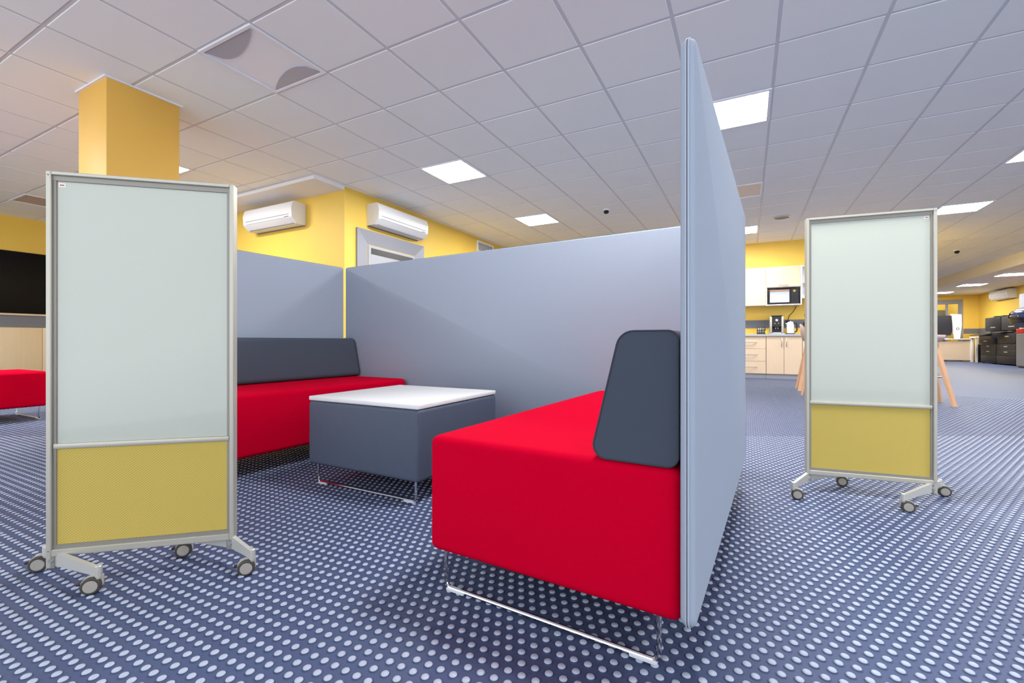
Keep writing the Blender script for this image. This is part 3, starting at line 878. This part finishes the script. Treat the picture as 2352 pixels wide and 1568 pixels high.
# microwave
t = thing('microwave', 'black microwave with shiny door in the wall cabinet niche', 'microwave', room(.365, FU + .02, 1.4532), -AZ)
obj('housing', M().box(0, .505, .02, .3, .004, .30, .006, 2), BLACKP, t)
dr = obj('door', M().box(.006, .385, 0, .02, .012, .292, .004, 1), DKGREY, t)
obj('door_glass', M().box(.03, .36, -.003, .0, .035, .25, .002, 1), mat('mirror_door_glass', S(200, 205, 215), 0.12, 0.85), dr)
obj('trim_strip', M().box(.03, .36, -.003, 0, .258, .280), mat('copper_strip', S(190, 130, 100), 0.4), dr)
cp = obj('control_panel', M().box(.387, .499, 0, .02, .012, .292, .004, 1), BLACKP, t)
obj('dial', M().lathe([(0, .02), (.022, .018), (.025, 0)], 16, T(.443, 0, .25) @ Matrix.Rotation(math.radians(90), 4, 'X')), mat('brass_dial', S(180, 150, 80), 0.3, .6), cp)
for k in range(4):
    for j in range(3):
        obj('button', M().box(.402 + j * .028, .424 + j * .028, -.003, 0, .04 + k * .035, .062 + k * .035), DKGREY, cp)
for x in (.03, .46): obj('foot', M().box(x, x + .03, .05, .25, -.0, .004), BLACKP, t)
cord = obj('power_cord', M().tube([room(.86, YK - .03, 1.434) - room(0, 0), room(.85, YK - .03, 1.38), room(.80, YK - .025, 1.30), room(.745, YK - .025, 1.24), room(.72, YK - .02, 1.13), room(.72, YK - .02, 1.10)], .006, 6), BLACKP)
tag(cord, 'thin dark power cord hanging below the microwave', 'cord')
so = thing('wall_socket', 'wall socket behind the kettle at the end of the cord', 'socket', room(.72, YK - .006, 1.06), -AZ)
obj('plate', M().box(-.04, .04, -.012, 0, 0, .08, .003, 1), DKGREY, so)
obj('plug', M().lathe([(0, .03), (.018, .03), (.02, 0)], 12, T(0, -.012, .04) @ Matrix.Rotation(math.radians(90), 4, 'X')), BLACKP, so)

# coffee machine
t = thing('coffee_machine', 'silver and black coffee machine on the kitchen worktop', 'coffee machine', room(.39, 10.16, .86), -AZ)
w = .235
obj('base', M().box(-.02, w + .02, -.01, .33, 0, .022, .004, 1), SILVER, t)
obj('side_panel', M().box(0, .04, 0, .32, .022, .35, .012, 3), SILVER, t)
obj('side_panel', M().box(w - .04, w, 0, .32, .022, .35, .012, 3), SILVER, t)
obj('front_panel', M().box(.04, w - .04, .012, .32, .15, .345, .004, 1), BLACKP, t)
obj('drip_bay', M().box(.04, w - .04, .12, .32, .022, .15), BLACKP, t)
obj('drip_tray', M().box(.045, w - .045, 0, .12, .022, .04, .002, 1), STEELM, t)
sp = obj('spout', M().box(w / 2 - .035, w / 2 + .035, -.02, .03, .13, .19, .006, 2), DKGREY, t)
for dx in (-.02, .02): obj('nozzle', M().lathe([(.008, 0), (.011, .03), (0, .03)], 10, T(w / 2 + dx, -.002, .105)), STEELM, sp)
obj('dial', M().lathe([(0, .02), (.024, .018), (.026, 0)], 20, T(w / 2, .012, .275) @ Matrix.Rotation(math.radians(90), 4, 'X')), SILVER, t)
for dx in (-.03, .03): obj('button', M().lathe([(0, .01), (.009, .008), (.01, 0)], 12, T(w / 2 + dx, .012, .215) @ Matrix.Rotation(math.radians(90), 4, 'X')), SILVER, t)
obj('cup_tray', M().box(.02, w - .02, .02, .3, .35, .37, .006, 2), BLACKP, t)

# dark toaster-like box with foil packs left of it
t = thing('snack_basket', 'black wire basket holding silver packets, left of the coffee machine', 'basket', room(.165, 10.2, .86), -AZ)
obj('base', M().box(.01, .15, .01, .15, 0, .012), BLACKP, t)
bk = M()
for z in (.03, .085, .14):
    bk.tube([(0.005, 0, z), (.155, 0, z), (.155, .16, z), (.005, .16, z)], .006, 6, closed=True)
for x in (.012, .05, .09, .13, .15): bk.tube([(x, 0, .004), (x, 0, .15)], .005, 6)
for x in (.012, .08, .148): bk.tube([(x, .16, .004), (x, .16, .15)], .005, 6)
obj('wire_frame', bk, BLACKP, t)
for k in range(4):
    pk = tag(obj('packet', M().box(-.014, .014, -.05, .05, 0, .13, .006, 2), SILVER, loc=room(.165 + .035 + k * .032, 10.28, .873), rotz=-AZ), 'silver packet standing in the black kitchen basket', 'packet', 'silver packets in the basket')
    pk['label'] = 'silver packet in the black kitchen basket, ' + ('leftmost', 'second from left', 'third from left', 'rightmost')[k]

# kettle
t = thing('kettle', 'white electric kettle on the worktop right of the coffee machine', 'kettle', room(.742, 10.26, .86), -AZ)
obj('base', M().lathe([(0, 0), (.078, 0), (.078, .018), (0, .018)], 24), BLACKP, t)
obj('body', M().lathe([(.066, .018), (.07, .03), (.068, .12), (.058, .215), (.05, .228), (0, .228)], 28), KETTLE, t)
obj('lid', M().lathe([(.05, .226), (.045, .242), (.012, .246), (.012, .256), (0, .258)], 24), KETTLE, t)
obj('handle', M().tube(round_path([(.05, -.02, .215), (.10, -.03, .205), (.105, -.03, .06), (.066, -.02, .04)], .02), .011, 8), DKGREY, t)
obj('spout', M().prism([(-.056, .17), (-.088, .222), (-.05, .222)], 'y', -.016, .016), KETTLE, t)
# cup
t = thing('cup', 'small yellow cup beside the coffee machine', 'cup', room(.335, 10.09, .86), -AZ)
obj('bowl', M().lathe([(0, .004), (.018, 0), (.028, .03), (.032, .07), (.028, .07), (.024, .03), (0, .008)], 20), CUPY, t)
obj('handle', M().tube([(.03, 0, .055), (.045, 0, .05), (.045, 0, .03), (.028, 0, .022)], .004, 6), CUPY, t)
# black toaster at the far right of counter
t = thing('grinder', 'black appliance at the end of the worktop beside the whiteboard', 'appliance', room(1.04, 10.22, .86), -AZ)
obj('body', M().box(-.085, .085, -.08, .12, 0, .24, .02, 3), DKGREY, t)
obj('hopper', M().lathe([(.05, .24), (.075, .36), (.07, .365), (0, .365)], 20, T(0, .02, 0)), BLACKP, t)
obj('lid', M().lathe([(.078, .36), (.078, .378), (0, .385)], 20, T(0, .02, 0)), BLACKP, t)

# ------------------------------------------------------------------ bar stools
def stool(label, x, y):
    t = thing('bar_stool', label, 'stool', room(x, y), -AZ, 'wooden bar stools by the kitchen')
    H = .70
    feet = [(-.22, -.22), (.22, -.22), (.22, .22), (-.22, .22)]
    tops = [(-.09, -.09), (.09, -.09), (.09, .09), (-.09, .09)]
    for (fx_, fy_), (tx, ty) in zip(feet, tops):
        ang = math.atan2(fy_, fx_)
        def ring(cx, cy, z, a, b):
            return [Vector((cx, cy, z)) + Vector((math.cos(ang) * u - math.sin(ang) * v, math.sin(ang) * u + math.cos(ang) * v, 0)) for u, v in ((-a, -b), (a, -b), (a, b), (-a, b))]
        vs = ring(fx_, fy_, 0, .014, .026) + ring(tx, ty, H, .017, .034)
        obj('leg', M().raw(vs, [(3, 2, 1, 0), (4, 5, 6, 7)] + [(i, (i + 1) % 4, 4 + (i + 1) % 4, 4 + i) for i in range(4)]), STOOLW, t, smooth=0)
    k = .32 / H
    c = [(f[0] * (1 - k) + p[0] * k, f[1] * (1 - k) + p[1] * k) for f, p in zip(feet, tops)]
    for i in range(4):
        obj('foot_rail', M().tube([(c[i][0], c[i][1], .32), (c[(i + 1) % 4][0], c[(i + 1) % 4][1], .32)], .009, 8), CHROME, t)
    # moulded shell: seat dish with a low back
    vs = []; fs = []; n = 24
    prof = [(0, 0.0), (.09, .002), (.16, .014), (.195, .05), (.205, .09)]
    rings = []
    for r, z in prof:
        if r == 0: rings.append([0]); vs.append((0, 0, H + .002 + z)); continue
        rings.append(list(range(len(vs), len(vs) + n)))
        for q in range(n):
            a = 2 * math.pi * q / n
            rise = max(0, -math.cos(a)) ** 1.5 * (.19 if r > .2 else .08 if r > .19 else .01 if r > .14 else 0)
            vs.append((r * math.cos(a), r * math.sin(a), H + .002 + z + rise))
    for A, B in zip(rings, rings[1:]):
        for q in range(n):
            q2 = (q + 1) % n
            fs.append((A[0], B[q], B[q2]) if len(A) == 1 else (A[q], B[q], B[q2], A[q2]))
    o = obj('shell_seat', M().raw(vs, fs), PINKSHELL, t, smooth=60)
    md = o.modifiers.new('thickness', 'SOLIDIFY'); md.thickness = .012; md.offset = 1
    obj('seat_plate', M().box(-.11, .11, -.11, .11, H - .022, H + .0, .004, 1), BLACKP, t)
stool('wooden bar stool nearest the kitchen, left of the right whiteboard', .899, 7.968)
stool('wooden bar stool just left of and behind the right whiteboard', .884, 6.947)
stool('wooden bar stool whose splayed legs show right of the whiteboard', 1.805, 6.874)

# ------------------------------------------------------------------ far right corner
# desk
t = thing('desk', 'white desk with modesty panel in front of the far door', 'desk', room(5.95, 21.55), -AZ)
obj('desk_top', M().box(0, 1.12, 0, .7, .79, .82, .003, 1), LAMIN, t)
obj('modesty_panel', M().box(.03, 1.03, .04, .06, .06, .72), BIRCHK, t)
for x in (0, 1.03): obj('side_panel', M().box(x, x + .06, .01, .69, 0, .79), LAMIN, t)
# screen
t = thing('display', 'large black display standing on the far white desk', 'display', room(6.36, 21.75, .82), -AZ)
obj('panel', M().prism(fillet([(-.42, .12), (.16, .12), (.20, .30), (.18, .84), (-.42, .84)], [.02, .05, .05, .02, .02], 4), 'y', 0, .05), DKGREY, t)
obj('neck', M().box(-.18, -.08, .05, .09, .02, .3), SILVER, t)
obj('foot', M().box(-.3, .1, -.05, .2, 0, .02, .005, 1), SILVER, t)
t = thing('display_stand', 'tapered white stand with a dark emblem beside the black display', 'stand', room(6.67, 21.88, .82), -AZ)
obj('body', M().prism(fillet([(-.02, 0), (.13, 0), (.18, .5), (.17, .88), (-.12, .90), (-.07, .30)], .02, 3), 'y', 0, .06), WHITEM, t)
obj('emblem', M().lathe([(.03, 0), (.045, 0), (.045, .006), (.03, .006)], 16, T(.07, 0, .36) @ Matrix.Rotation(math.radians(90), 4, 'X')), BLACKP, t)
# white side stand
t = thing('side_stand', 'narrow white stand between the desk and black copier', 'stand', room(6.98, 21.15), -AZ)
obj('top', M().box(-.03, .45, -.03, .42, .84, .88, .006, 1), WHITEM, t)
for x, y in ((0, 0), (.36, 0), (0, .34), (.36, .34)): obj('leg', M().box(x, x + .05, y, y + .05, 0, .84), WHITEM, t)
obj('lower_bin', M().box(.08, .32, .08, .32, 0, .62, .01, 1), DKGREY, t)

# copiers face -x (towards the room)
def copier(label, y0, y1, h, kind):
    t = thing('copier', label, 'copier', room(6.95, y0), -AZ, 'black office copiers')
    w = y1 - y0
    obj('lower_body', M().box(.0, .58, 0, w, .03, .28, .015, 2), DKGREY, t)
    for k in range(2):
        z = .29 + k * .17
        d = obj('paper_drawer', M().box(0, .02, .01, w - .01, z, z + .16, .004, 1), DKGREY, t)
        obj('drawer_pull', M().box(-.008, .002, w / 2 - .10, w / 2 + .10, z + .095, z + .12), SILVER, d)
    obj('cabinet_core', M().box(.02, .58, 0, w, .28, .64), BLACKP, t)
    if kind == 'main':
        b = obj('print_engine', M().box(0, .58, 0, w, .64, 1.0, .03, 3), DKGREY, t)
        obj('badge', M().box(-.006, .004, w * .35, w * .55, .86, .89), SILVER, b)
        obj('control_panel', M().box(-.14, .02, w * .45, w * .98, 0, .03, .006, 1, T(0, 0, 1.0) @ Matrix.Rotation(math.radians(-12), 4, 'Y')), DKGREY, t)
        obj('output_tray', M().box(-.02, .4, .1, w - .1, 1.0, 1.03, .006, 1), BLACKP, t)
    else:
        obj('finisher', M().box(-.06, .58, .05, w - .05, .64, .96, .02, 2), DKGREY, t)
        sl = obj('output_slot', M().box(-.065, -.055, .12, w - .12, .80, .90), BLACKP, t)
        obj('badge', M().box(-.068, -.058, w * .4, w * .6, .72, .745), SILVER, t)
        obj('output_tray', M().prism([(-.30, .93), (-.05, .98), (-.05, .96), (-.30, .915)], 'y', .1, w - .1), DKGREY, t)
    obj('castor', M().lathe([(0, 0), (.03, 0), (.03, .03), (0, .03)], 12, T(.06, .06, 0)), BLACKP, t)
    for cx, cy in ((.5, .06), (.06, w - .06), (.5, w - .06)):
        obj('castor', M().lathe([(0, 0), (.03, 0), (.03, .03), (0, .03)], 12, T(cx, cy, 0)), BLACKP, t)
    # scanner lid
    s = obj('scanner', M().box(.10, .58, .03, w - .03, 1.06, 1.50, .02, 2), DKGREY, t)
    obj('riser', M().box(.2, .56, .1, w - .1, .95, 1.07), BLACKP, s)
    obj('badge', M().box(.095, .103, w * .3, w * .6, 1.16, 1.19), SILVER, s)
    for k in range(2): obj('feeder_hump', M().box(.2, .5, .1 + k * w * .45, .28 + k * w * .45, 1.49, 1.55, .02, 2), BLACKP, s)
copier('black office copier next to the grey red-banded cabinet', 18.47, 19.62, 1.5, 'main')
copier('black office copier with finisher next to the white stand', 19.66, 20.72, 1.5, 'fin')

# grey cabinets with red band and a navy ribbed bag on top
t = thing('grey_cabinet', 'low grey cabinet with a bright red top at the right photo edge', 'cabinet', room(6.60, 16.2), -AZ)
obj('body', M().box(0, .90, 0, 1.3, .04, .95, .006, 1), GREYCAB, t)
obj('plinth', M().box(.03, .90, .02, 1.28, 0, .04), BLACKP, t)
obj('red_top', M().box(-.01, .90, -.01, 1.3, .95, 1.065, .006, 1), REDL, t)
for k in range(2): obj('door', M().box(-.012, 0, .01 + k * .65, .64 + k * .65, .06, .93, .003, 1), GREYCAB, t)
t = thing('locker', 'tall grey locker behind the navy bag, beside the copiers', 'locker', room(7.02, 17.54), -AZ)
obj('body', M().box(0, .52, 0, .90, 0.0, 2.1, .006, 1), GREYCAB, t)
for k in range(2): obj('door', M().box(-.015, 0, .01 + k * .445, .44 + k * .445, .06, 2.08, .003, 1), GREYCAB, t)
t = thing('padded_bag', 'glossy navy ribbed padded bag lying on the red-topped cabinet', 'bag', room(6.44, 16.3, 1.066), -AZ)
n = 26; L = 1.12
vs = []; fs = []; R1 = 34
for i in range(R1 + 1):
    a = i / R1
    e_ = (1 - abs(2 * a - 1) ** 4) ** .5 if 0 < a < 1 else 0.0
    for k in range(n * 2):
        b = 2 * math.pi * k / (n * 2)
        rib = 1 + .03 * math.cos(b * 12)
        vs.append((.17 + .31 * e_ * rib * math.cos(b) , a * L, .29 + .288 * e_ * (rib if math.sin(b) > -.8 else 1) / 1.03 * math.sin(b)))
for i in range(R1):
    for k in range(n * 2):
        k2 = (k + 1) % (n * 2)
        fs.append((i * n * 2 + k, (i + 1) * n * 2 + k, (i + 1) * n * 2 + k2, i * n * 2 + k2))
obj('padding', M().raw(vs, fs), NAVY, t, smooth=80)
obj('carry_strap', M().tube([(-.15, .30, .30), (-.165, .42, .42), (-.17, .54, .45), (-.165, .66, .42), (-.15, .8, .30)], .012, 8), NAVY, t)
# light switch near the far corner
sw = thing('light_switch', 'small white switch on the far yellow wall', 'switch', room(XR, 21.35, 1.36), math.radians(-90) - AZ)
obj('plate', M().box(-.06, .06, -.012, 0, 0, .12, .003, 1), WHITEM, sw)
obj('rocker', M().box(-.03, .03, -.02, -.01, .03, .09, .003, 1), WHITEM, sw)
